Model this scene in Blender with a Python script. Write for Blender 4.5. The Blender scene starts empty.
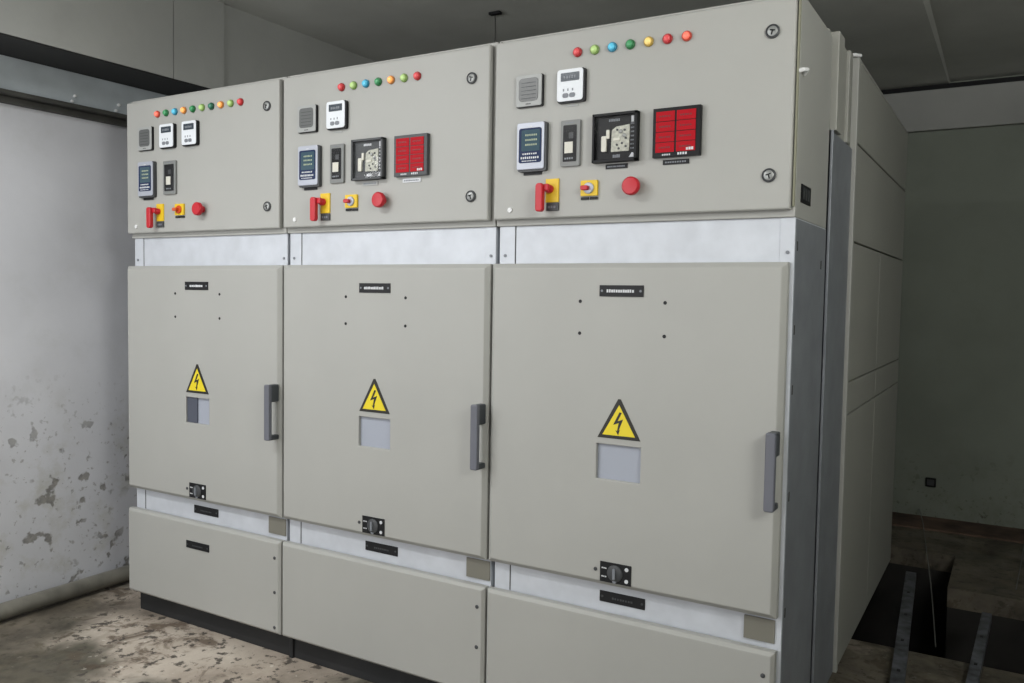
import bpy, bmesh, math, random
from mathutils import Vector, Matrix
random.seed(4)
SC = bpy.context.scene
COL = SC.collection
PI = math.pi

# ------------------------------------------------------------------ materials
def srgb(c):
    return tuple(((v / 255) / 12.92 if v / 255 <= .04045 else ((v / 255 + .055) / 1.055) ** 2.4) for v in c) + (1.0,)

def mat(name, rgb, rough=.5, metal=0.0, emit=None, estr=0.0, var=.0, vscale=6.0, bump=0.0, bscale=80.0, coat=0.0, spec=.5):
    m = bpy.data.materials.new(name); m.use_nodes = True
    nt = m.node_tree; b = nt.nodes['Principled BSDF']
    b.inputs['Base Color'].default_value = srgb(rgb)
    b.inputs['Roughness'].default_value = rough
    b.inputs['Metallic'].default_value = metal
    b.inputs['Coat Weight'].default_value = coat
    b.inputs['Specular IOR Level'].default_value = spec
    if emit:
        b.inputs['Emission Color'].default_value = srgb(emit); b.inputs['Emission Strength'].default_value = estr
    tc = nt.nodes.new('ShaderNodeTexCoord')
    n = nt.nodes.new('ShaderNodeTexNoise'); n.inputs['Scale'].default_value = vscale; n.inputs['Detail'].default_value = 5
    nt.links.new(tc.outputs['Object'], n.inputs['Vector'])
    r = nt.nodes.new('ShaderNodeValToRGB')
    r.color_ramp.elements[0].position = .3; r.color_ramp.elements[1].position = .7
    lo = tuple(max(0, v * (1 - var)) for v in rgb); hi = tuple(min(255, v * (1 + var)) for v in rgb)
    r.color_ramp.elements[0].color = srgb(lo); r.color_ramp.elements[1].color = srgb(hi)
    nt.links.new(n.outputs['Fac'], r.inputs['Fac']); nt.links.new(r.outputs['Color'], b.inputs['Base Color'])
    if bump:
        n2 = nt.nodes.new('ShaderNodeTexNoise'); n2.inputs['Scale'].default_value = bscale; n2.inputs['Detail'].default_value = 3
        nt.links.new(tc.outputs['Object'], n2.inputs['Vector'])
        bp = nt.nodes.new('ShaderNodeBump'); bp.inputs['Strength'].default_value = bump; bp.inputs['Distance'].default_value = .002
        nt.links.new(n2.outputs['Fac'], bp.inputs['Height']); nt.links.new(bp.outputs['Normal'], b.inputs['Normal'])
    return m

M = {}
M['paint'] = mat('beige_powder_coat', (164, 164, 159), .5, var=.012, bump=.12, bscale=260, vscale=3)
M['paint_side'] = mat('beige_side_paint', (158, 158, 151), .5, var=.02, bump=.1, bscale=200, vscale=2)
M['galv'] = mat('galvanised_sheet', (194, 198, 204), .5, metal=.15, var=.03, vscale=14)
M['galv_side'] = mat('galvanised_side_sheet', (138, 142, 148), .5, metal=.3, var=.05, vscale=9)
M['taupe'] = mat('taupe_cover_plate', (116, 114, 104), .6, var=.03)
M['seam'] = mat('dark_seam', (60, 60, 56), .7)
M['plinth'] = mat('black_channel_steel', (30, 31, 32), .7, var=.15)
M['black'] = mat('black_plastic', (14, 15, 17), .4, spec=.25)
M['black_matt'] = mat('black_engraved_plate', (22, 23, 25), .5, spec=.3)
M['darkgrey'] = mat('dark_grey_plastic', (62, 64, 66), .5)
M['handle'] = mat('grey_cast_handle', (98, 100, 108), .45, var=.03)
M['handle_dark'] = mat('dark_handle_block', (62, 66, 70), .45)
M['silver'] = mat('silver_bezel', (176, 180, 190), .35, metal=.25)
M['bezelgrey'] = mat('grey_meter_bezel', (160, 162, 160), .45)
M['relaybezel'] = mat('mid_grey_relay_bezel', (122, 124, 122), .45)
M['meterface'] = mat('grey_meter_face', (94, 96, 95), .35)
M['ctrl'] = mat('white_controller_face', (222, 226, 230), .4)
M['lcd'] = mat('dark_lcd', (62, 70, 78), .2)
M['lcdlines'] = mat('lcd_digits', (158, 168, 140), .3)
M['blue'] = mat('blue_display_panel', (30, 44, 78), .2)
M['bluescreen'] = mat('blue_green_lcd', (62, 84, 96), .12)
M['white'] = mat('white_print', (205, 207, 210), .5)
M['greyprint'] = mat('grey_print', (120, 124, 130), .5)
M['relayplate'] = mat('relay_inner_plate', (176, 176, 164), .4, var=.12, vscale=120)
M['tan'] = mat('pale_relay_block', (210, 208, 196), .4)
M['red_win'] = mat('red_annunciator_window', (170, 16, 30), .5, spec=.12)
M['red_dark'] = mat('dark_red_print', (110, 14, 24), .4)
M['red'] = mat('red_plastic', (186, 26, 40), .4)
M['yellow'] = mat('yellow_plate', (222, 186, 30), .45)
M['signyellow'] = mat('yellow_sign', (226, 204, 30), .45)
M['signblack'] = mat('black_sign_border', (30, 28, 22), .5)
M['orange_knob'] = mat('orange_knob', (200, 74, 24), .35)
M['chrome'] = mat('chrome_lock', (150, 152, 150), .42, metal=.5)
M['gasket'] = mat('yellowed_gasket', (140, 139, 120), .6)
M['pane'] = mat('pale_window_backing', (158, 163, 174), .45)
M['panedark'] = mat('slate_window_backing', (76, 80, 92), .45)
M['whitepost'] = mat('white_marker', (225, 226, 226), .5)
M['wire'] = mat('grey_wire', (120, 120, 116), .6)
M['darkmetal'] = mat('weathered_channel_iron', (94, 96, 102), .5, metal=.3, var=.3, vscale=20)
M['bluesteel'] = mat('bluish_grey_painted_steel', (186, 194, 198), .5, metal=.15, var=.06, vscale=5)
M['darksteel'] = mat('dark_steel_flange', (66, 66, 62), .6, var=.15)
M['pitconcrete'] = mat('near_black_pit_concrete', (40, 38, 36), .9, var=.2)  # one near-black tone for the whole pit, slight noise variation
M['brick'] = mat('brown_brick_kerb', (84, 68, 58), .9, var=.45, vscale=5, bump=.5, bscale=30)
LAMP = {}
for k, c, e in (('red', (206, 40, 44), .12), ('green', (30, 130, 66), .05), ('lime', (150, 186, 96), .22), ('blue', (46, 160, 196), .25),
                ('yellow', (220, 184, 84), .3), ('orange', (238, 150, 60), .4), ('coral', (232, 84, 60), .3), ('darkgreen', (20, 96, 66), .03)):
    LAMP[k + '_rim'] = mat('lamp_rim_' + k, tuple(v * .8 for v in c), .35)
    c2 = tuple(min(255, v * .8 + 50) for v in c)
    LAMP[k] = mat('lamp_lens_' + k, c2, .22, emit=c2, estr=e * 1.6)

def nodes_mat(name):
    m = bpy.data.materials.new(name); m.use_nodes = True
    nt = m.node_tree
    return m, nt, nt.nodes['Principled BSDF']

def glass_mat():
    m, nt, b = nodes_mat('clear_relay_glass')
    b.inputs['Base Color'].default_value = (1, 1, 1, 1); b.inputs['Roughness'].default_value = .04
    tr = nt.nodes.new('ShaderNodeBsdfTransparent'); gl = nt.nodes.new('ShaderNodeBsdfGlossy'); gl.inputs['Roughness'].default_value = .025
    fr = nt.nodes.new('ShaderNodeFresnel'); fr.inputs['IOR'].default_value = 1.33
    mx = nt.nodes.new('ShaderNodeMixShader'); out = nt.nodes['Material Output']
    geo = nt.nodes.new('ShaderNodeNewGeometry'); sub = nt.nodes.new('ShaderNodeMath'); sub.operation = 'SUBTRACT'; sub.use_clamp = True; nt.links.new(fr.outputs[0], sub.inputs[0]); nt.links.new(geo.outputs['Backfacing'], sub.inputs[1]); nt.links.new(sub.outputs[0], mx.inputs[0]); nt.links.new(tr.outputs[0], mx.inputs[1]); nt.links.new(gl.outputs[0], mx.inputs[2])
    nt.links.new(mx.outputs[0], out.inputs['Surface'])
    return m
M['glass'] = glass_mat()

def N(nt, t, **kw):
    n = nt.nodes.new(t)
    for k, v in kw.items():
        if k in n.inputs: n.inputs[k].default_value = v
    return n
def ramp(nt, src, stops):
    r = nt.nodes.new('ShaderNodeValToRGB'); e = r.color_ramp.elements
    while len(e) < len(stops): e.new(.5)
    for i, (p, c) in enumerate(stops):
        e[i].position = p; e[i].color = c if len(c) == 4 else srgb(c)
    nt.links.new(src, r.inputs['Fac']); return r.outputs['Color']
W4 = (1, 1, 1, 1); B4 = (0, 0, 0, 1)
def mix(nt, fac, a, b_, mode='MIX'):
    n = nt.nodes.new('ShaderNodeMix'); n.data_type = 'RGBA'; n.blend_type = mode
    if isinstance(fac, float): n.inputs[0].default_value = fac
    else: nt.links.new(fac, n.inputs[0])
    for i, v in ((6, a), (7, b_)):
        if isinstance(v, tuple): n.inputs[i].default_value = v if len(v) == 4 else srgb(v)
        else: nt.links.new(v, n.inputs[i])
    return n.outputs[2]
def mathn(nt, op, a, b_=None):
    n = nt.nodes.new('ShaderNodeMath'); n.operation = op
    for i, v in ((0, a), (1, b_)):
        if v is None: continue
        if isinstance(v, (int, float)): n.inputs[i].default_value = v
        else: nt.links.new(v, n.inputs[i])
    return n.outputs[0]

def wall_material(name, base, patch, amount_top=1.15, patch_thr=.615):
    m, nt, b = nodes_mat(name)
    tc = nt.nodes.new('ShaderNodeTexCoord'); P = tc.outputs['Object']
    sep = nt.nodes.new('ShaderNodeSeparateXYZ'); nt.links.new(P, sep.inputs[0])
    def noise(s, d=4, r=.5):
        n = N(nt, 'ShaderNodeTexNoise', Scale=s, Detail=d, Roughness=r); nt.links.new(P, n.inputs['Vector']); return n.outputs['Fac']
    lo = tuple(v * .94 for v in base); hi = tuple(min(255, v * 1.04) for v in base)
    c = ramp(nt, noise(1.6, 4), [(.3, lo), (.7, hi)])
    c = mix(nt, ramp(nt, noise(2.7, 6, .7), [(.55, B4), (.8, (.35, .35, .35, 1))]), c, tuple(v * .86 for v in (base[0], base[1], base[2] * .95)))
    # height mask: wear only low on the wall
    hm = nt.nodes.new('ShaderNodeMapRange'); nt.links.new(sep.outputs['Z'], hm.inputs[0])
    hm.inputs[1].default_value = amount_top; hm.inputs[2].default_value = amount_top - .45; hm.inputs[3].default_value = 0; hm.inputs[4].default_value = 1
    spots = ramp(nt, noise(12.5, 3, .5), [(patch_thr, B4), (patch_thr + .045, W4)])
    cl = ramp(nt, noise(2.3, 2), [(.30, B4), (.42, W4)])
    fine = ramp(nt, noise(34, 4, .6), [(.62, B4), (.66, W4)])
    msk = mathn(nt, 'MULTIPLY', mathn(nt, 'MULTIPLY', spots, cl), hm.outputs[0])
    msk2 = mathn(nt, 'MULTIPLY', mathn(nt, 'MULTIPLY', fine, .55), hm.outputs[0])
    stain = mathn(nt, 'MULTIPLY', ramp(nt, noise(5, 6, .7), [(.52, B4), (.72, (.55, .55, .55, 1))]), hm.outputs[0])
    c = mix(nt, stain, c, tuple(v * .78 for v in (base[0] * 1.02, base[1], base[2] * .88)))
    pc = ramp(nt, noise(40, 3), [(.3, tuple(v * .75 for v in patch)), (.7, tuple(v * 1.15 for v in patch))])
    c = mix(nt, mathn(nt, 'MULTIPLY', msk, .8), c, pc); c = mix(nt, msk2, c, pc)
    nt.links.new(c, b.inputs['Base Color']); b.inputs['Roughness'].default_value = .75
    bp = nt.nodes.new('ShaderNodeBump'); bp.inputs['Strength'].default_value = .35; bp.inputs['Distance'].default_value = .004
    h = mathn(nt, 'SUBTRACT', noise(14, 6, .6), msk)
    nt.links.new(h, bp.inputs['Height']); nt.links.new(bp.outputs['Normal'], b.inputs['Normal'])
    return m
M['wall_left'] = wall_material('worn_grey_painted_plaster', (206, 207, 211), (118, 115, 108))
M['wall_back'] = wall_material('dull_green_grey_plaster', (136, 142, 131), (86, 80, 70), .55, .66)
M['concrete'] = wall_material('grey_concrete', (166, 167, 163), (90, 88, 80), -5)
M['ceiling'] = wall_material('dark_soffit_concrete', (200, 201, 195), (80, 78, 70), -5)

def floor_material():
    m, nt, b = nodes_mat('stained_dusty_concrete_floor')
    tc = nt.nodes.new('ShaderNodeTexCoord'); P = tc.outputs['Object']
    def noise(s, d=4, r=.5, dist=0.0):
        n = N(nt, 'ShaderNodeTexNoise', Scale=s, Detail=d, Roughness=r, Distortion=dist); nt.links.new(P, n.inputs['Vector']); return n.outputs['Fac']
    c = ramp(nt, noise(2.2, 6, .65), [(.3, (122, 112, 100)), (.5, (172, 160, 146)), (.72, (200, 190, 176))])
    c = mix(nt, ramp(nt, noise(1.1, 5, .6, .6), [(.5, B4), (.6, (.9, .9, .9, 1))]), c, (84, 82, 70))
    c = mix(nt, ramp(nt, noise(6, 6, .7, .5), [(.54, B4), (.62, (.85, .85, .85, 1))]), c, (92, 78, 64))
    c = mix(nt, ramp(nt, noise(19, 5, .65), [(.555, B4), (.61, (.9, .9, .9, 1))]), c, (66, 60, 54))
    c = mix(nt, ramp(nt, noise(26, 3, .5), [(.68, B4), (.72, (.7, .7, .7, 1))]), c, (208, 202, 190))
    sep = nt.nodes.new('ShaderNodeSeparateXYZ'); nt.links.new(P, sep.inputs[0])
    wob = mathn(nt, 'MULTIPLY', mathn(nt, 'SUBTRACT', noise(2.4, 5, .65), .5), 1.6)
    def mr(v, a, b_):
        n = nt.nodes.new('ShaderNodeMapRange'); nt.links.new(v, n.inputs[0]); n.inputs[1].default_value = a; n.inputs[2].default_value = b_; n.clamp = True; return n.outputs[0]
    aisle_shade = mathn(nt, 'MULTIPLY', mr(mathn(nt, 'ADD', sep.outputs['X'], wob), 2.5, 2.75), mr(mathn(nt, 'ADD', sep.outputs['Y'], wob), .2, .6))  # floor colour darkened along the right aisle to stand for its shade
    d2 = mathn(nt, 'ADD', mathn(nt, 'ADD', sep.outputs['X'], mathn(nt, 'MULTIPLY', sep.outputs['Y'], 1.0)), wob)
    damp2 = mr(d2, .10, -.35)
    c = mix(nt, mathn(nt, 'MULTIPLY', mathn(nt, 'MAXIMUM', aisle_shade, damp2), .8), c, mix(nt, ramp(nt, noise(9, 5, .6), [(.4, B4), (.6, W4)]), (62, 58, 48), (92, 86, 72)))
    nt.links.new(c, b.inputs['Base Color'])
    nt.links.new(ramp(nt, noise(3, 4), [(.4, (.45, .45, .45, 1)), (.6, (.9, .9, .9, 1))]), b.inputs['Roughness'])
    bp = nt.nodes.new('ShaderNodeBump'); bp.inputs['Strength'].default_value = .5; bp.inputs['Distance'].default_value = .006
    nt.links.new(noise(17, 8, .65), bp.inputs['Height']); nt.links.new(bp.outputs['Normal'], b.inputs['Normal'])
    return m
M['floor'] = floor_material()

# ------------------------------------------------------------------ mesh helpers
def box(bm, x0, x1, y0, y1, z0, z1, mi=0):
    v = [bm.verts.new(p) for p in ((x0, y0, z0), (x1, y0, z0), (x1, y1, z0), (x0, y1, z0), (x0, y0, z1), (x1, y0, z1), (x1, y1, z1), (x0, y1, z1))]
    for f in ((0, 3, 2, 1), (4, 5, 6, 7), (0, 1, 5, 4), (1, 2, 6, 5), (2, 3, 7, 6), (3, 0, 4, 7)):
        bm.faces.new([v[i] for i in f]).material_index = mi
def rounded(bm, x0, x1, z0, z1, y0, y1, r, seg=4, mi=0):
    """rounded rectangle in XZ extruded from y1 (back) to y0 (front)"""
    pts = []
    for cx, cz, a0 in ((x1 - r, z1 - r, 0), (x0 + r, z1 - r, 90), (x0 + r, z0 + r, 180), (x1 - r, z0 + r, 270)):
        for k in range(seg + 1):
            a = math.radians(a0 + 90 * k / seg); pts.append((cx + r * math.cos(a), cz + r * math.sin(a)))
    prism(bm, pts, y0, y1, mi)
def prism(bm, pts, y0, y1, mi=0):
    a = [bm.verts.new((x, y0, z)) for x, z in pts]; b = [bm.verts.new((x, y1, z)) for x, z in pts]
    n = len(pts)
    bm.faces.new(a).material_index = mi; bm.faces.new(list(reversed(b))).material_index = mi
    for i in range(n):
        bm.faces.new((a[(i + 1) % n], a[i], b[i], b[(i + 1) % n])).material_index = mi
def lathe(bm, cx, cz, prof, seg=24, mi=0, y=0.0):
    """prof: list of (radius, y) from back to front, axis along Y"""
    rings = []
    for r, yy in prof:
        rings.append([bm.verts.new((cx + r * math.cos(2 * PI * k / seg), y + yy, cz + r * math.sin(2 * PI * k / seg))) for k in range(seg)])
    for a, b in zip(rings, rings[1:]):
        for k in range(seg):
            bm.faces.new((a[k], a[(k + 1) % seg], b[(k + 1) % seg], b[k])).material_index = mi
    bm.faces.new(rings[-1]).material_index = mi; bm.faces.new(list(reversed(rings[0]))).material_index = mi
def tube(bm, pts, r, seg=10):
    pts = [Vector(p) for p in pts]; rings = []
    for i, p in enumerate(pts):
        d = (pts[min(i + 1, len(pts) - 1)] - pts[max(i - 1, 0)]).normalized()
        u = d.cross(Vector((0, 0, 1)) if abs(d.z) < .9 else Vector((1, 0, 0))).normalized(); v = d.cross(u)
        rr = r[i] if isinstance(r, (list, tuple)) else r
        rings.append([bm.verts.new(p + rr * (u * math.cos(2 * PI * k / seg) + v * math.sin(2 * PI * k / seg))) for k in range(seg)])
    for a, b in zip(rings, rings[1:]):
        for k in range(seg): bm.faces.new((a[k], a[(k + 1) % seg], b[(k + 1) % seg], b[k]))
    bm.faces.new(rings[-1]); bm.faces.new(list(reversed(rings[0])))
def pan(bm, x0, x1, z0, z1, y0, t, c, hole=None):
    """folded sheet-metal door: chamfered front, optional rectangular hole (x0,x1,z0,z1,depth)"""
    fx0, fx1, fz0, fz1 = x0 + c, x1 - c, z0 + c, z1 - c
    xs = [fx0, fx1]; zs = [fz0, fz1]
    if hole: xs = [fx0, hole[0], hole[1], fx1]; zs = [fz0, hole[2], hole[3], fz1]
    V = {}
    def gv(x, y, z):
        k = (round(x, 5), round(y, 5), round(z, 5))
        if k not in V: V[k] = bm.verts.new(k)
        return V[k]
    for i in range(len(xs) - 1):
        for j in range(len(zs) - 1):
            if hole and i == 1 and j == 1: continue
            bm.faces.new([gv(xs[i], y0, zs[j]), gv(xs[i + 1], y0, zs[j]), gv(xs[i + 1], y0, zs[j + 1]), gv(xs[i], y0, zs[j + 1])])
    inner = [(x, zs[0]) for x in xs] + [(xs[-1], z) for z in zs[1:]] + [(x, zs[-1]) for x in reversed(xs[:-1])] + [(xs[0], z) for z in reversed(zs[1:-1])]
    def outp(x, z, o=0):
        return ((x0 if x == fx0 else x1 if x == fx1 else x), (z0 if z == fz0 else z1 if z == fz1 else z))
    n = len(inner)
    cy = y0 + min(c, t * .8)
    for i in range(n):
        a, b = inner[i], inner[(i + 1) % n]; A, B = outp(*a), outp(*b)
        bm.faces.new([gv(a[0], y0, a[1]), gv(A[0], cy, A[1]), gv(B[0], cy, B[1]), gv(b[0], y0, b[1])])
        bm.faces.new([gv(A[0], cy, A[1]), gv(A[0], y0 + t, A[1]), gv(B[0], y0 + t, B[1]), gv(B[0], cy, B[1])])
    if hole:
        h = hole; ring = [(h[0], h[2]), (h[1], h[2]), (h[1], h[3]), (h[0], h[3])]
        for i in range(4):
            a, b = ring[i], ring[(i + 1) % 4]
            bm.faces.new([gv(a[0], y0, a[1]), gv(b[0], y0, b[1]), gv(b[0], y0 + h[4], b[1]), gv(a[0], y0 + h[4], a[1])])
        bm.faces.new([gv(p[0], y0 + h[4], p[1]) for p in ring])
    bm.faces.new([gv(x0, y0 + t, z0), gv(x0, y0 + t, z1), gv(x1, y0 + t, z1), gv(x1, y0 + t, z0)])

def obj(name, bm, mats, parent=None, bevel=0.0, smooth=False, kind=None, label=None):
    bmesh.ops.recalc_face_normals(bm, faces=bm.faces)
    me = bpy.data.meshes.new(name); bm.to_mesh(me); bm.free()
    for m in (mats if isinstance(mats, (list, tuple)) else [mats]): me.materials.append(M[m] if isinstance(m, str) else m)
    o = bpy.data.objects.new(name, me); COL.objects.link(o)
    if parent: o.parent = parent
    if bevel:
        b = o.modifiers.new('b', 'BEVEL'); b.width = bevel; b.segments = 2; b.limit_method = 'ANGLE'; b.angle_limit = math.radians(40)
    if smooth:
        for p in me.polygons: p.use_smooth = True
        try: me.set_sharp_from_angle(angle=math.radians(40))
        except Exception: pass
    if kind: o['kind'] = kind
    if label: o['label'] = label
    return o
def BM(): return bmesh.new()
def empty(name, loc, label, cat, group=None):
    o = bpy.data.objects.new(name, None); COL.objects.link(o); o.location = loc
    o['label'] = label; o['category'] = cat
    if group: o['group'] = group
    return o
def dashes(bm, x0, x1, z, h, y, n=7, gap=.25, mi=0, rnd=None):
    """row of tiny raised strokes standing for print too small to read"""
    rnd = rnd or random
    w = (x1 - x0) / n
    for i in range(n):
        ww = w * (1 - gap) * rnd.uniform(.75, 1.0)
        box(bm, x0 + i * w, x0 + i * w + ww, y - .0006, y + .0004, z - h / 2, z + h / 2 * rnd.uniform(.7, 1), mi)

# ------------------------------------------------------------------ instruments (local to the panel, front plane y = 0)
def shallow(o, k=.65):
    o.scale.y = k; return o
def grey_meter(x, z, p):
    x += .004; z += .001
    b = BM(); rounded(b, x - .047, x + .047, z - .05, z + .05, -.014, .003, .006)
    o = obj('meter', b, 'black', p)
    b = BM(); rounded(b, x - .048, x + .044, z - .047, z + .05, -.018, -.0135, .006); obj('bezel', b, 'bezelgrey', o, .0012)
    b = BM(); rounded(b, x - .037, x + .032, z - .032, z + .040, -.020, -.0175, .012); obj('meter_face', b, 'meterface', o)
    b = BM()
    for k in range(5): box(b, x - .028, x + .024, -.0206, -.0198, z - .024 + k * .012, z - .022 + k * .012)
    dashes(b, x - .012, x + .008, z - .040, .004, -.018, 4); obj('scale_marks', b, 'darkgrey', o)
    return o
def controller(x, z, p):
    x += .006; z += .001
    b = BM(); rounded(b, x - .046, x + .047, z - .051, z + .05, -.018, .003, .008)
    o = obj('controller', b, 'black', p)
    b = BM(); rounded(b, x - .047, x + .041, z - .046, z + .05, -.023, -.0175, .009); obj('face_plate', b, 'ctrl', o, .001)
    b = BM(); rounded(b, x - .034, x + .029, z + .014, z + .039, -.0245, -.022, .002)
    d = obj('display', b, 'lcd', o)
    b = BM(); dashes(b, x - .026, x + .020, z - .012, .008, -.0232, 3, .7)
    for k in (-.013, .010): rounded(b, x - .003 + k - .011, x - .003 + k + .009, z - .036, z - .022, -.0250, -.022, .006)
    obj('button', b, 'greyprint', o)
    b = BM(); dashes(b, x - .024, x + .020, z + .026, .009, -.0247, 5); obj('digits', b, 'greyprint', o)
    b = BM(); box(b, x - .02, x + .02, -.003, .001, z - .0605, z - .056); obj('tag', b, 'bezelgrey', o)
    return o
def power_meter(x, z, p):
    x += .006; z += .001
    b = BM(); rounded(b, x - .05, x + .052, z - .077, z + .075, -.022, .003, .007)
    o = obj('power_meter', b, 'darkgrey', p)
    b = BM(); rounded(b, x - .052, x + .046, z - .070, z + .075, -.028, -.0215, .007); obj('bezel', b, 'silver', o, .0015)
    b = BM(); rounded(b, x - .044, x + .037, z - .050, z + .058, -.030, -.0275, .007); obj('panel', b, 'blue', o)
    b = BM(); rounded(b, x - .034, x + .032, z - .014, z + .052, -.0315, -.0295, .004); obj('display', b, 'bluescreen', o)
    b = BM()
    for k in range(3): dashes(b, x - .020, x + .024, z + .036 - k * .015, .006, -.0316, 6)
    obj('digits', b, 'lcdlines', o)
    b = BM(); dashes(b, x - .030, x + .024, z - .022, .005, -.0302, 7); dashes(b, x - .036, x + .030, z - .034, .007, -.0302, 9); dashes(b, x - .032, x + .022, z - .044, .003, -.0302, 9); dashes(b, x - .01, x + .004, z + .063, .004, -.0282, 3)
    obj('lettering', b, 'white', o)
    b = BM(); box(b, x - .034, x + .030, -.006, .001, z - .086, z - .077); obj('tag', b, 'black_matt', o)
    return o
def narrow_relay(x, z, p, wide=.033):
    x += .004
    b = BM(); rounded(b, x - wide, x + wide, z - .070, z + .070, -.014, .003, .004)
    o = obj('trip_relay', b, 'relaybezel', p, .001)
    b = BM(); rounded(b, x - wide + .009, x + wide - .011, z - .056, z + .055, -.0155, -.0135, .003); obj('relay_window', b, 'black', o)
    b = BM(); box(b, x - .018, x + .010, -.0175, -.015, z - .030, z + .004); obj('name_card', b, 'tan', o)
    b = BM(); box(b, x - .004, x + .012, -.0175, -.015, z + .014, z + .032); obj('flag', b, 'darkgrey', o)
    b = BM(); dashes(b, x - .018, x + .014, z - .046, .006, -.0158, 4); dashes(b, x - .016, x + .012, z + .062, .004, -.0142, 5); obj('lettering', b, 'greyprint', o)
    b = BM(); box(b, x - wide + .006, x + wide - .006, -.019, -.018, z - .062, z + .062); obj('glass_cover', b, 'glass', o)
    return o
def square_relay(x, z, p, grey):  # grey: paler housing paints in the glare on the middle panel
    x += .007
    fr = 'silver' if grey else 'black'
    o = empty_part = None
    b = BM()
    h = .072; y = -.030
    box(b, x - h, x + h, -.014, .003, z - h, z + h)                     # back plate
    for a in ((x - h, x - h + .007, z - h, z + h), (x + h - .009, x + h, z - h, z + h), (x - h, x + h, z - h, z - h + .008), (x - h, x + h, z + h - .008, z + h)):
        box(b, a[0], a[1], y, -.006, a[2], a[3])
    o = obj('protection_relay', b, 'black' if not grey else 'darkgrey', p, .001)
    b = BM(); prism(b, [(x - .014, z - .042), (x + .044, z - .042), (x + .046, z + .036), (x + .002, z + .032), (x - .012, z + .022)], -.018, -.013)
    obj('inner_plate', b, 'relayplate', o, .002)
    for q in ((-.044, -.028, -.023, -.040, .006), (-.029, -.019, -.021, -.002, .024), (-.006, .016, -.022, -.010, -.002)):
        b = BM(); rounded(b, x + q[0], x + q[1], z + q[3], z + q[4], q[2], -.013, .003); obj('coil_block', b, 'tan', o, .001)
    for (dx, dz) in ((.006, .022), (.030, .020), (.006, -.022), (.022, -.018), (.034, -.028), (.012, -.033), (.034, -.004)):
        b = BM(); lathe(b, x + dx, z + dz, [(.0035, -.018), (.0035, -.0205)], 10); obj('screw', b, 'darkgrey', o)
    for (dx, dz) in ((.018, .016), (.030, .004)):
        b = BM(); lathe(b, x + dx, z + dz, [(.006, -.018), (.006, -.021), (.0035, -.0235)], 14); obj('setting_knob', b, 'chrome', o, smooth=True)
    b = BM()
    dashes(b, x - .022, x + .014, z + .052, .008, -.0146, 7)
    for k in range(7): dashes(b, x + .048, x + .060, z + .038 - k * .012, .0045, -.0146, 3)
    dashes(b, x - .008, x + .016, z - .054, .010, -.0146, 4, .1)
    obj('lettering', b, 'white' if grey else 'greyprint', o)
    b = BM(); box(b, x + .050, x + .058, -.017, -.014, z + .042, z + .060); obj('flag', b, 'white', o)
    b = BM(); prism(b, [(x + .044, z - .060), (x + .060, z - .060), (x + .060, z - .050), (x + .054, z - .046)], -.017, -.014); obj('flag', b, 'white', o)
    b = BM(); box(b, x - h + .006, x + h - .008, -.0275, -.0262, z - h + .007, z + h - .007); obj('glass_cover', b, 'glass', o)
    b = BM(); box(b, x - .034, x + .036, -.004, .001, z - .090, z - .076); t = obj('tag', b, 'black_matt' if not grey else 'bezelgrey', o)
    b = BM(); dashes(b, x - .028, x + .030, z - .083, .005, -.0044, 9); obj('tag_lettering', b, 'greyprint', o)
    return o
def annunciator(x, z, p, grey):  # grey: housing colour lifted for the middle panel's glare
    x += .006
    b = BM(); box(b, x - .070, x + .071, -.022, .003, z - .070, z + .070)
    o = obj('annunciator', b, 'black' if not grey else 'darkgrey', p, .001)
    for i in range(2):
        for j in range(4):
            wx = x - .060 + i * .062; wz = z + .032 - j * .0295
            b = BM(); box(b, wx, wx + .056, -.0245, -.0215, wz, wz + .0275); dashes(b, wx + .010, wx + .046, wz + .014, .005, -.0246, 5, mi=1)
            obj('alarm_window', b, ['red_win', 'red_dark'], o)
    b = BM(); dashes(b, x - .040, x - .014, z - .063, .005, -.0222, 5); dashes(b, x + .006, x + .036, z - .062, .007, -.0222, 4); dashes(b, x + .032, x + .054, z - .050, .008, -.0248, 3, .1)
    obj('lettering', b, 'white', o)
    b = BM(); box(b, x - .042, x + .036, -.004, .001, z - .090, z - .076); obj('tag', b, 'black_matt' if not grey else 'white', o)
    b = BM(); dashes(b, x - .035, x + .030, z - .083, .005, -.0044, 9); obj('tag_lettering', b, 'greyprint', o)
    return o
def rotary_handle(x, z, p):
    x += .001
    b = BM(); box(b, x - .006, x + .040, -.006, .002, z - .045, z + .028); o = obj('rotary_switch', b, 'yellow', p, .001)
    b = BM(); box(b, x - .002, x + .040, -.007, .002, z - .071, z - .047); obj('legend_plate', b, 'darkgrey', o, .001)
    b = BM(); dashes(b, x + .004, x + .034, z - .059, .008, -.0074, 3); obj('lettering', b, 'greyprint', o)
    b = BM(); lathe(b, x + .010, z - .004, [(.013, -.004), (.013, -.024), (.010, -.028)], 18); obj('spindle', b, 'red', o, smooth=True)
    b = BM()
    rounded(b, x - .022, x + .004, z - .076, z + .012, -.052, -.030, .010)
    rounded(b, x - .018, x + .020, z - .012, z + .010, -.040, -.024, .006)
    obj('grip', b, 'red', o, .004)
    return o
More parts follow.
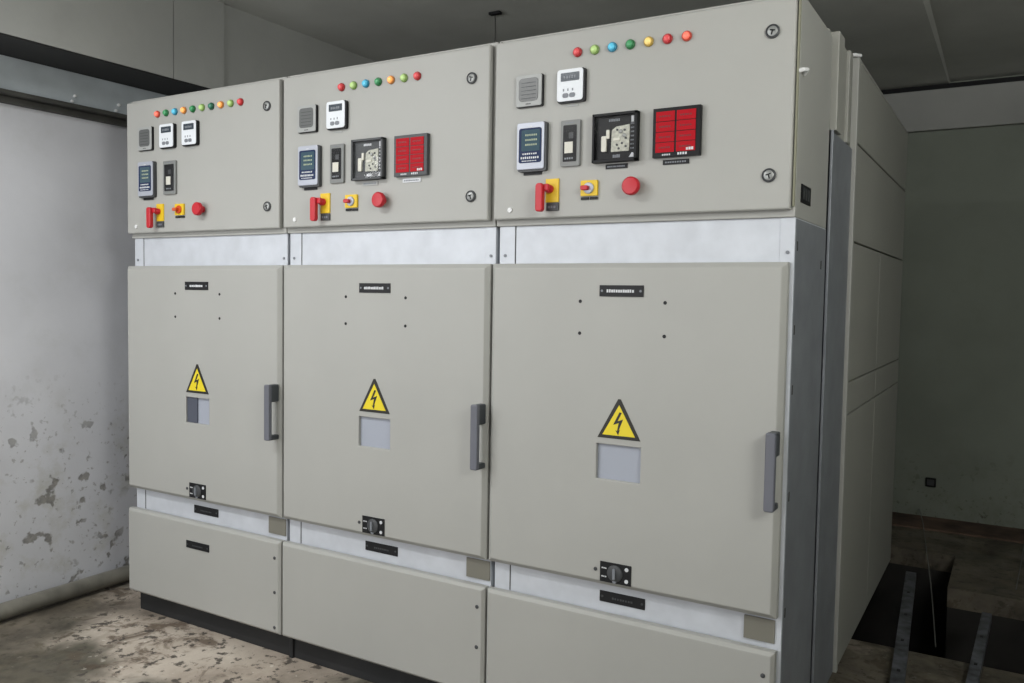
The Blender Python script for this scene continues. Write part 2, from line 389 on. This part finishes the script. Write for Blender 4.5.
def selector(x, z, p, knob):
    b = BM(); rounded(b, x - .028, x + .028, z - .023, z + .024, -.008, .002, .003); o = obj('selector_switch', b, 'yellow', p, .001)
    b = BM(); lathe(b, x, z, [(.017, -.006), (.017, -.012), (.015, -.014)], 20); obj('knob_base', b, 'silver' if knob != 'orange_knob' else 'orange_knob', o, smooth=True)  # silver base under red knobs stands in for glare
    b = BM(); rounded(b, x - .020, x + .004, z - .007, z + .007, -.028, -.013, .005); obj('knob', b, knob, o, .002)
    b = BM(); box(b, x - .028, x - .003, -.004, .001, z - .034, z - .026); box(b, x + .002, x + .028, -.004, .001, z - .034, z - .026); obj('tag', b, 'black_matt', o)
    return o
def estop(x, z, p):
    b = BM(); lathe(b, x, z, [(.014, .002), (.014, -.022), (.024, -.024), (.027, -.028), (.027, -.044), (.023, -.050), (.010, -.052)], 28)
    return obj('emergency_stop_button', b, 'red', p, smooth=True)
def lamp(x, z, p, c):
    b = BM(); lathe(b, x, z, [(.0145, .002), (.0145, -.006), (.0125, -.008)], 22); o = obj('indicator_lamp', b, LAMP[c + '_rim'], p, smooth=True)
    b = BM(); lathe(b, x, z, [(.0100, -.006), (.0100, -.012), (.0085, -.0145), (.005, -.016), (.002, -.0165)], 22); obj('lens', b, LAMP[c], o, smooth=True)
def lock(x, z, p, ang):
    b = BM(); lathe(b, x, z, [(.019, .001), (.019, -.005), (.0165, -.0065), (.0155, -.0045)], 26)
    o = obj('door_lock', b, 'darkgrey', p, smooth=True)
    b = BM(); lathe(b, x, z, [(.0135, -.003), (.0135, -.0062), (.012, -.0072)], 24); obj('lock_barrel', b, 'chrome', o, smooth=True)
    b = BM(); box(b, -.0016, .0016, -.0015, 0, -.010, .004); box(b, -.007, .007, -.0015, 0, .001, .004)
    for v in b.verts:
        q = Matrix.Rotation(ang, 3, 'Y') @ v.co; v.co = q + Vector((x, -.0072, z))
    obj('key_slot', b, 'black', o)
def nameplate(x, z, w, h, y, p, text, name='nameplate'):
    b = BM(); box(b, x - w / 2, x + w / 2, y - .003, y + .001, z - h / 2, z + h / 2); o = obj(name, b, 'black_matt', p, .0006)
    b = BM()
    if text == 'bright': dashes(b, x - w * .33, x + w * .30, z, h * .28, y - .0032, 12, .18)
    elif text == 'short': dashes(b, x - w * .28, x + w * .30, z, h * .28, y - .0032, 7, .15)
    elif text == 'dim': dashes(b, x - w * .22, x + w * .25, z - h * .05, h * .18, y - .0032, 8, .3)
    obj('lettering', b, 'white' if text != 'dim' else 'darkgrey', o)
    for s in (-1, 1):
        b = BM(); lathe(b, x + s * w * .44, z, [(h * .11, y - .002), (h * .11, y - .0045)], 10); obj('screw', b, 'greyprint' if text != 'dim' else 'darkgrey', o)
    return o

# ------------------------------------------------------------------ the three switchgear panels
PITCH = .95
FZ = .045          # floor level under the panels
def panel(i, label):
    root = empty('switchgear_panel', (PITCH * i, 0, 0), label, 'electrical cabinet', 'switchgear panels in one row')
    last = (i == 2)
    XR = .950 if last else .943
    # plinth of channel steel
    px0 = .0 if i == 0 else .002
    b = BM(); prism(b, [(px0, FZ), (.944, FZ), (.944, .143), (px0, .143)], .050, .43)
    obj('plinth', b, 'plinth', root, .003)
    b = BM(); box(b, .05, .90, .46, 1.40, FZ, .15); obj('rear_plinth', b, 'plinth', root, .002)
    if i > 0:
        b = BM(); box(b, -.003, .016, .040, .060, FZ, .135); obj('joint_bracket', b, 'plinth', root, .002)
    # galvanised front frame
    b = BM()
    box(b, .008, XR, .034, .455, .143, 1.722)
    box(b, .008, .066, .031, .036, .143, 1.722); box(b, XR - .040, XR, .031, .036, .143, 1.722)
    fr = obj('frame', b, 'galv', root, .0012)
    for z0, z1 in ((.52, .612), (1.59, 1.722)):
        b = BM(); box(b, .066, .0685, .0325, .0345, z0, z1); obj('frame_seam', b, 'seam', fr)
    for sx in (.030, XR - .018):
        b = BM(); lathe(b, sx, 1.627, [(.005, .032), (.005, .028)], 12); obj('screw', b, 'greyprint', fr)
    # instrument box and door
    b = BM(); box(b, -.001, .944 if not last else .950, .024, .455, 1.722, 2.319)
    ib = obj('instrument_box', b, 'paint', root, .003)
    b = BM(); pan(b, .000, .941 if last else .929, 1.741, 2.307, 0, .022, .004); idr = obj('instrument_door', b, 'paint', root, .002)
    b = BM(); lathe(b, .012, 2.310, [(.004, .024), (.004, .019)], 12); obj('screw', b, 'seam', ib)
    # main door with window
    dx1 = .936
    x0_ = -.012 if i == 0 else -.005
    b = BM(); pan(b, x0_, .940 if last else .937, .612, 1.600, 0, .032, .015, (.388, .532, .942, 1.050, .016)); dr = obj('breaker_door', b, 'paint', root, .0025); dr.location.y = -.003
    b = BM(); box(b, .388, .532, .0115, .0155, .942, 1.050); wp = obj('inspection_window', b, 'pane', dr)
    if i == 0:
        b = BM(); box(b, .390, .452, .006, .011, .944, 1.048); obj('dark_backing', b, 'panedark', wp, label='dark left half of the window')
    # drilled holes
    for hx in (.323, .597):
        for hz in (1.483, 1.385):
            b = BM(); lathe(b, hx, hz, [(.0055, .001), (.0055, -.0008)], 14); obj('bolt_hole', b, 'black', dr)
    nameplate(.459, 1.516, .142, .034, 0, dr, 'short' if i == 0 else 'bright')
    # warning sign
    cx, cz = .461, 1.070
    b = BM(); prism(b, [(cx - .070, cz), (cx + .070, cz), (cx + .004, cz + .121), (cx - .004, cz + .121)], -.0015, .001); ws = obj('warning_sign', b, 'signblack', dr)
    b = BM(); prism(b, [(cx - .053, cz + .010), (cx + .053, cz + .010), (cx, cz + .103)], -.0024, -.0012); obj('yellow_field', b, 'signyellow', ws)
    b = BM()
    bolt = [(.004, .080), (-.019, .043), (-.002, .048), (-.010, .014), (.002, .012), (.012, .058), (-.004, .054), (.011, .080)]
    bolt = [(.002, .082), (-.018, .042), (.000, .049), (-.005, .024), (-.010, .026), (-.001, .012), (.004, .029), (.000, .026), (.014, .061), (-.004, .054), (.009, .080)]
    prism(b, [(cx + x, cz + z) for x, z in bolt], -.0032, -.0020); obj('lightning_mark', b, 'signblack', ws)
    # lock plate at the foot of the door
    lx, lz = .460, .658
    b = BM(); box(b, lx - .050, lx + .052, -.003, .001, lz - .031, lz + .031); lp = obj('lock_plate', b, 'black_matt', dr, .0006)
    b = BM(); lathe(b, lx, lz, [(.026, -.002), (.025, -.006), (.018, -.009)], 28); obj('lock_barrel', b, 'darkgrey', lp, smooth=True)
    b = BM(); box(b, lx - .004, lx + .004, -.0145, -.009, lz - .016, lz + .016); lathe(b, lx, lz - .023, [(.007, -.005), (.007, -.007)], 12); obj('key_bar', b, 'greyprint', lp)
    b = BM()
    for dz in (-.018, .018): lathe(b, lx + .038, lz + dz, [(.006, -.002), (.006, -.0045)], 14)
    dashes(b, lx - .044, lx - .026, lz + .012, .004, -.0034, 3); dashes(b, lx - .044, lx - .026, lz - .014, .004, -.0034, 3)
    obj('lettering', b, 'white', lp)
    b = BM(); lathe(b, lx - .066, lz + .003, [(.006, .001), (.006, -.002)], 14); obj('key_hole', b, 'darkgrey', dr)
    # lever handle
    hx = (.920, .922, .924)[i]
    b = BM(); rounded(b, hx - .015, hx + .013, .924, 1.140, -.052, -.034, .006); h = obj('door_handle', b, 'handle', dr, .004)
    b = BM(); rounded(b, hx - .013, hx + .013, 1.072, 1.139, -.040, .001, .005); obj('lock_block', b, 'handle_dark', h, .003)
    b = BM(); rounded(b, hx - .012, hx + .013, .925, .943, -.040, .001, .004); obj('lower_foot', b, 'handle_dark', h, .002)
    # kick panel
    b = BM(); pan(b, x0_, .940 if last else .937, .145, .520, 0, .032, .010); kp = obj('kick_panel', b, 'paint', root, .002); kp.location.y = -.003
    for z in (.452, .314, .173):
        b = BM(); lathe(b, .911, z, [(.0065, .001), (.0065, -.002), (.004, -.003)], 14); obj('bolt', b, 'darkgrey', kp)
    if i == 0: nameplate(.460, .424, .142, .031, 0, kp, 'dim')
    # strip between door and kick panel
    nameplate(.469, .567, .150, .034, .034, fr, 'dim')
    b = BM(); box(b, .846, .940 if not last else .932, .027, .031, .536, .602); obj('cover_plate', b, 'taupe', fr, label='taupe plate at the right end of the strip')
    # rear enclosure
    b = BM()
    if last:
        box(b, .002, .938, .456, 2.42, .15, 2.345)
    else:
        box(b, .000, .944, .456, 2.42, .15, 2.345)
    re = obj('rear_enclosure', b, 'paint_side', root, .003)
    # instruments
    if i == 0:
        cols = ['coral', 'green', 'blue', 'orange', 'green', 'lime', 'darkgreen', 'orange', 'lime', 'red']
        for k, c in enumerate(cols): lamp(.214 + .0563 * k, 2.240, root, c)
        shallow(grey_meter(.136, 2.140, root)); shallow(controller(.281, 2.140, root)); shallow(controller(.424, 2.140, root))
        shallow(power_meter(.146, 1.967, root)); shallow(narrow_relay(.292, 1.969, root, .040))
    else:
        cols = ['red', 'lime', 'blue', 'green', 'yellow', 'red', 'coral'] if i == 2 else ['red', 'lime', 'blue', 'green', 'orange', 'lime', 'red']
        for k, c in enumerate(cols): lamp(.296 + (.0575 if i == 2 else .057) * k, 2.239, root, c)
        shallow(grey_meter(.130, 2.138, root)); shallow(controller(.275, 2.138, root))
        shallow(power_meter(.142, 1.963, root)); shallow(narrow_relay(.276, 1.966, root))
        shallow(square_relay(.425, 1.970, root, i == 1), .75); shallow(annunciator(.615, 1.971, root, i == 1), .75)
    shallow(rotary_handle((.210, .202, .200)[i], 1.834, root), .85)
    selector((.356, .348, .346)[i], (1.833, 1.827, 1.826)[i], root, {0: 'orange_knob', 1: 'red', 2: 'red'}[i])
    shallow(estop((.494, .492, .491)[i], (1.829, 1.824, 1.823)[i], root), .72)
    lx_ = (.866, .861, .881)[i]; lz_ = (2.210, 2.206, 2.218)[i]; lock(lx_, lz_, root, .2); lock(lx_ + .002, lz_ - .384, root, -.3)
    b = BM(); lathe(b, .064, 1.771, [(.008, .001), (.008, -.004)], 14); obj('plug', b, 'whitepost', root)
    if last: side_parts(root, fr, ib)
    return root

def side_parts(root, fr, ib):
    X = .950
    # frame side skin, seen dull and grey
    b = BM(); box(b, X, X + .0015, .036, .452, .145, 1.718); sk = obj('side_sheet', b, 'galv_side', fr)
    for y, z in ((.052, 1.645), (.048, 1.415), (.048, 1.249), (.382, 1.606), (.052, .95), (.052, .62)):
        b = BM(); box(b, X + .001, X + .003, y, y + .007, z - .013, z + .013); obj('slot', b, 'seam', fr)
    # door gasket and clip on the instrument box
    b = BM(); box(b, X - .006, X - .001, .012, .0235, 1.75, 2.30); obj('gasket', b, 'gasket', ib)
    b = BM(); tube(b, [(X - .004, .020, 2.11), (X + .008, .028, 2.115), (X + .014, .045, 2.118), (X + .004, .060, 2.110)], .006, 8); obj('clip', b, 'whitepost', ib)
    # small black maker's plate
    b = BM(); box(b, X - .001, X + .003, .082, .202, 1.768, 1.818); mp = obj('rating_plate', b, 'black_matt', ib)
    b = BM()
    for k in range(3): box(b, X + .0028, X + .0036, .100 + k * .032, .118 + k * .032, 1.778, 1.810)
    obj('plate_marks', b, 'darkgrey', ib)
    # galvanised cover plate with flanged front edge
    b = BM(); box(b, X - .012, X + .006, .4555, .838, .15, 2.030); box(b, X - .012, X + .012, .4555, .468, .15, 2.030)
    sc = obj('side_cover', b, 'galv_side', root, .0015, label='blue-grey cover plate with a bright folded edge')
    # beige folded posts above it
    b = BM()
    box(b, X - .012, X + .018, .470, .560, 2.030, 2.336); box(b, X - .012, X + .002, .560, .700, 2.030, 2.336)
    box(b, X - .012, X + .012, .700, .760, 2.030, 2.336); box(b, X - .012, X - .002, .760, .840, 2.030, 2.336)
    obj('folded_post', b, 'paint_side', root, .003)
    b = BM(); box(b, X - .014, X + .019, .840, .866, .15, 2.348); obj('rear_flange', b, 'paint', root, .003)
    b = BM(); tube(b, [(X - .004, .82, 2.350), (X + .008, .82, 2.350), (X + .022, .84, 2.350)], .006, 10); obj('lifting_bolt', b, 'whitepost', root)
    # rear side panels with seams
    for (y0, y1, z0, z1) in ((.870, 1.596, .150, 1.080), (1.602, 2.418, .150, 1.080), (.870, 1.596, 1.086, 1.200), (1.602, 2.418, 1.086, 1.200),
                             (.870, 1.596, 1.206, 1.706), (1.602, 2.418, 1.206, 1.706), (.870, 2.418, 1.712, 2.056), (.870, 2.418, 2.062, 2.345)):
        b = BM(); box(b, X - .012, X + .012, y0, y1, z0, z1); obj('rear_side_panel', b, 'paint_side', root, .003)
    b = BM(); tube(b, [(X + .006, .87, 2.352), (X + .006, 2.418, 2.352)], .007, 8); obj('top_rail', b, 'paint', root)

panel(0, 'leftmost grey cabinet, ten indicator lamps and two white controllers, next to the worn grey wall')
panel(1, 'middle grey cabinet of the three, between the ten-lamp cabinet and the nearest one')
panel(2, 'rightmost and nearest grey cabinet, its long side running back along the dark aisle')

# ------------------------------------------------------------------ room shell
def struct(name, bm, m, bevel=0): return obj(name, bm, m, None, bevel, kind='structure')
XL, XR_, YF, YB, ZC = -.42, 5.0, -5.0, 3.95, 2.93
# floor with an open cable trench
b = BM()
FT = -.85
def slab(x0, x1, y0, y1): box(b, x0, x1, y0, y1, FZ - .10, FZ)
slab(XL - .2, XR_ + .2, YF - .2, 1.48)
slab(XL - .2, 1.20, 1.48, 3.08); slab(4.7, XR_ + .2, 1.48, 3.08)
slab(3.13, 4.7, 2.45, 3.08)
slab(XL - .2, XR_ + .2, 3.08, YB + .2)
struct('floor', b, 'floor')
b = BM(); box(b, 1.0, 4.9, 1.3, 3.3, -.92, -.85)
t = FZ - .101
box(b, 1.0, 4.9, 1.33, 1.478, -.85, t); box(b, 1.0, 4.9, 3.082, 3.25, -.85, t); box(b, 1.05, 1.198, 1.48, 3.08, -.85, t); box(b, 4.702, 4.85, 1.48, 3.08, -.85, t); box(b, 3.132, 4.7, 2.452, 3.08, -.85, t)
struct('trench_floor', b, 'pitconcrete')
b = BM(); box(b, XL - .2, XL, YF - .2, YB + .2, 0, 3.2); struct('wall_left', b, 'wall_left')
b = BM(); box(b, XL, XR_ + .2, YB, YB + .2, 0, 3.2); struct('wall_back', b, 'wall_back')
b = BM(); box(b, XR_, XR_ + .2, YF - .2, YB, 0, 3.2); struct('wall_right', b, 'wall_back')
b = BM(); box(b, XL, XR_, YF - .2, YF, 0, 3.2); struct('wall_front', b, 'concrete')
b = BM()
A = [b.verts.new(p) for p in ((XL - .2, YF - .2, 3.03), (XR_ + .2, YF - .2, 3.03), (XR_ + .2, YB + .2, 2.94), (XL - .2, YB + .2, 2.94))]
B = [b.verts.new((v.co.x, v.co.y, 3.2)) for v in A]
b.faces.new(A); b.faces.new(list(reversed(B)))
for k in range(4): b.faces.new((A[(k + 1) % 4], A[k], B[k], B[(k + 1) % 4]))
# lower soffit left of the haunch, its edge tapering toward the back
pts = [(XL, ZC), (2.93, ZC), (2.99, 3.02), (XL, 3.02)]
A = [b.verts.new((x, YF, z)) for x, z in pts]; B = [b.verts.new((x, YB, z)) for x, z in pts]
b.faces.new(A); b.faces.new(list(reversed(B)))
for k in range(4): b.faces.new((A[(k + 1) % 4], A[k], B[k], B[(k + 1) % 4]))
struct('ceiling', b, 'ceiling')
# downstand over the back wall, black strip above painting in a shadow gap
b = BM(); box(b, XL, XR_, YB - .05, YB, 2.63, 2.893); struct('trim_1', b, 'concrete', .004)
b = BM(); box(b, XL, XR_, YB - .020, YB, 2.893, 2.93); struct('gap_shade_strip', b, 'black')
# deep concrete beam over the left wall
b = BM()
for (y0, y1, x1) in ((YF, .302, -.080), (.307, .598, -.080), (.603, YB - .05, -.094)): box(b, XL, x1, y0, y1, 2.492, ZC + .01)
box(b, XL, -.11, YF, YB - .05, 2.495, ZC)
struct('trim_3', b, 'concrete')
b = BM(); box(b, XL, -.084, YF, YB - .05, 2.484, 2.4935); struct('soffit_shade_strip', b, mat('soffit_shade_black', (34, 35, 35), .8))  # near-black strip added to paint the shade under the beam
# broken brick kerb at the foot of the back wall
b = BM(); box(b, 2.0, XR_, 3.60, YB, FZ - .01, FZ + .012)
struct('trim_4', b, 'brick', .012)

# ------------------------------------------------------------------ loose and fixed things
b = BM(); box(b, XL + .001, XL + .05, YF + .1, 3.8, 2.340, 2.483); 
root = empty('steel_beam', (0, 0, 0), 'blue-grey steel beam fixed along the top of the left wall under the concrete', 'beam')
obj('beam_web', b, 'bluesteel', root, .002)
b = BM(); box(b, XL + .001, XL + .075, YF + .1, 3.8, 2.320, 2.337); obj('bottom_flange', b, 'darksteel', root, .002)
b = BM(); box(b, XL + .001, XL + .028, YF + .1, 3.8, 2.290, 2.318); obj('backing_strip', b, 'darksteel', root, .002)
for y, z in ((-.020, 2.350), (-.006, 2.377), (.215, 2.380), (.200, 2.350)):
    b = BM(); lathe(b, 0, 0, [(.007, 0), (.007, -.008), (.004, -.010)], 10)
    for v in b.verts: v.co = Vector((XL + .050 - v.co.y, y + v.co.x, z + v.co.z))
    obj('bolt', b, 'whitepost', root)

b = BM(); tube(b, [(XL + .060, y, FZ + .046 + .004 * math.sin(y * 1.7)) for y in [YF + .1 + k * .25 for k in range(35)]], .037, 20)
for yy in (-.62,):
    tube(b, [(XL + .060, yy, FZ + .047), (XL + .060, yy + .09, FZ + .047)], .045, 16)
o = obj('conduit_pipe', b, mat('dirty_grey_pipe', (104, 102, 94), .3, var=.35, vscale=5), smooth=True)
o['label'] = 'dirty grey pipe lying on the floor along the foot of the left wall'; o['category'] = 'pipe'

def channel(pts, w, label):
    (x0, y0), (x1, y1) = pts
    L = math.hypot(x1 - x0, y1 - y0); b = BM()
    box(b, -w / 2, w / 2, 0, L, .030, .036); box(b, -w / 2, -w / 2 + .006, 0, L, 0, .03); box(b, w / 2 - .006, w / 2, 0, L, 0, .03)
    o = obj('steel_channel', b, 'darkmetal', None, .0015)
    for k in range(int(L / .33)):
        c = BM(); box(c, -.006, .006, .12 + k * .33, .14 + k * .33, .036, .0375); obj('slot', c, 'black', o)
    o.location = (x0, y0, FZ + .001); o.rotation_euler = (0, 0, -math.atan2(x1 - x0, y1 - y0))
    o['label'] = label; o['category'] = 'steel channel'; o['group'] = 'steel channels over the cable trench'
channel(((3.072, .70), (2.955, 2.50)), .050, 'slotted steel channel over the dark trench, the one nearer the cabinet side')
channel(((3.270, .60), (3.315, 2.05)), .040, 'shorter slotted steel channel over the trench, the one farther from the cabinets')

def wire(pts, r, label):
    P = [Vector(p) for p in pts]; out = []
    for i in range(len(P) - 1):
        a = P[max(i - 1, 0)]; b1 = P[i]; c = P[i + 1]; d = P[min(i + 2, len(P) - 1)]
        for k in range(6):
            t = k / 6; out.append(.5 * ((2 * b1) + (c - a) * t + (2 * a - 5 * b1 + 4 * c - d) * t * t + (3 * b1 - a - 3 * c + d) * t ** 3))
    out.append(P[-1])
    b = BM(); tube(b, out, r, 8); o = obj('wire', b, 'wire', smooth=True); o['label'] = label; o['category'] = 'wire'
wire([(2.86, 3.94, .10), (2.905, 3.70, .075), (2.98, 3.08, .054), (3.04, 2.70, -.06), (3.10, 2.25, -.20)], .003, 'thin pale wire drooping from the back wall into the dark trench')
wire([(3.49, 3.94, .14), (3.475, 3.60, .070), (3.45, 3.05, .050), (3.43, 2.60, .050)], .003, 'thin pale wire lying on the floor at the right edge, beyond the trench')

root = empty('wall_socket', (2.925, YB, .29), 'small black socket box low on the back wall', 'socket')
b = BM(); rounded(b, -.032, .032, -.030, .030, -.018, -.001, .004); obj('socket_box', b, 'black', root, .001)
b = BM(); rounded(b, -.022, .022, -.020, .020, -.0205, -.0175, .003); obj('socket_face', b, 'darkgrey', root)

root = empty('ceiling_hook', (1.045, 1.35, ZC), 'small dark hook plate on the ceiling with a thin wire hanging from it', 'hook')
b = BM(); box(b, -.032, .032, -.015, .015, -.014, -.001); obj('hook_plate', b, 'black_matt', root, .002)
b = BM(); tube(b, [(0, 0, -.02), (.003, .0, -.10), (0, 0, -.22)], .0035, 8); obj('hanging_wire', b, 'seam', root)

# ------------------------------------------------------------------ light
def area(name, loc, target, sx, sy, power, col=(1, 1, 1)):
    l = bpy.data.lights.new(name, 'AREA'); l.shape = 'RECTANGLE'; l.size = sx; l.size_y = sy; l.energy = power; l.color = col
    o = bpy.data.objects.new(name, l); COL.objects.link(o); o.location = loc
    d = Vector(target) - Vector(loc); o.rotation_euler = d.to_track_quat('-Z', 'Y').to_euler(); return o
area('window_daylight', (XL + .06, -2.3, 1.9), (1.8, -.9, 1.5), 1.3, 1.05, 28, (.97, .98, 1))
area('overhead_fill_light', (.75, -1.75, 2.87), (.75, -1.70, 0), 1.3, .2, 47, (.98, .99, 1))  # unseen fill lamp, added to brighten the left wall and first panel
area('front_fill_light', (1.0, YF + .06, 1.75), (1.1, 0, 2.9), 3.0, 1.6, 100, (.98, .98, 1))  # added soft fill from the front wall, lifts ceiling and ambient level
area('side_fill_light', (XR_ - .06, -1.6, 2.4), (3.2, .6, 3.7), 1.8, .7, 85, (1, 1, .98))  # invented source, added to lift the cabinet side, back wall and ceiling
w = bpy.data.worlds.new('World'); SC.world = w; w.use_nodes = True
w.node_tree.nodes['Background'].inputs[0].default_value = (.5, .52, .5, 1); w.node_tree.nodes['Background'].inputs[1].default_value = .05

# ------------------------------------------------------------------ camera
cam = bpy.data.cameras.new('Camera'); cam.sensor_width = 36; cam.lens = 29.758; cam.clip_start = .05
co = bpy.data.objects.new('Camera', cam); COL.objects.link(co)
fw = Vector((-.5110858624, .8578317534, -.0539992976)); rt = Vector((.8585216438, .5125197884, .0162497300)); up = Vector((-.0416152429, .0380545584, .9984087450))
mx = Matrix((rt, up, -fw)).transposed().to_4x4(); mx.translation = Vector((3.37717672, -2.34651389, 1.49651946)); co.matrix_world = mx
SC.camera = co
SC.view_settings.view_transform = 'Standard'; SC.view_settings.look = 'None'; SC.view_settings.exposure = 0; SC.view_settings.gamma = 1
SC.view_settings.use_curve_mapping = False
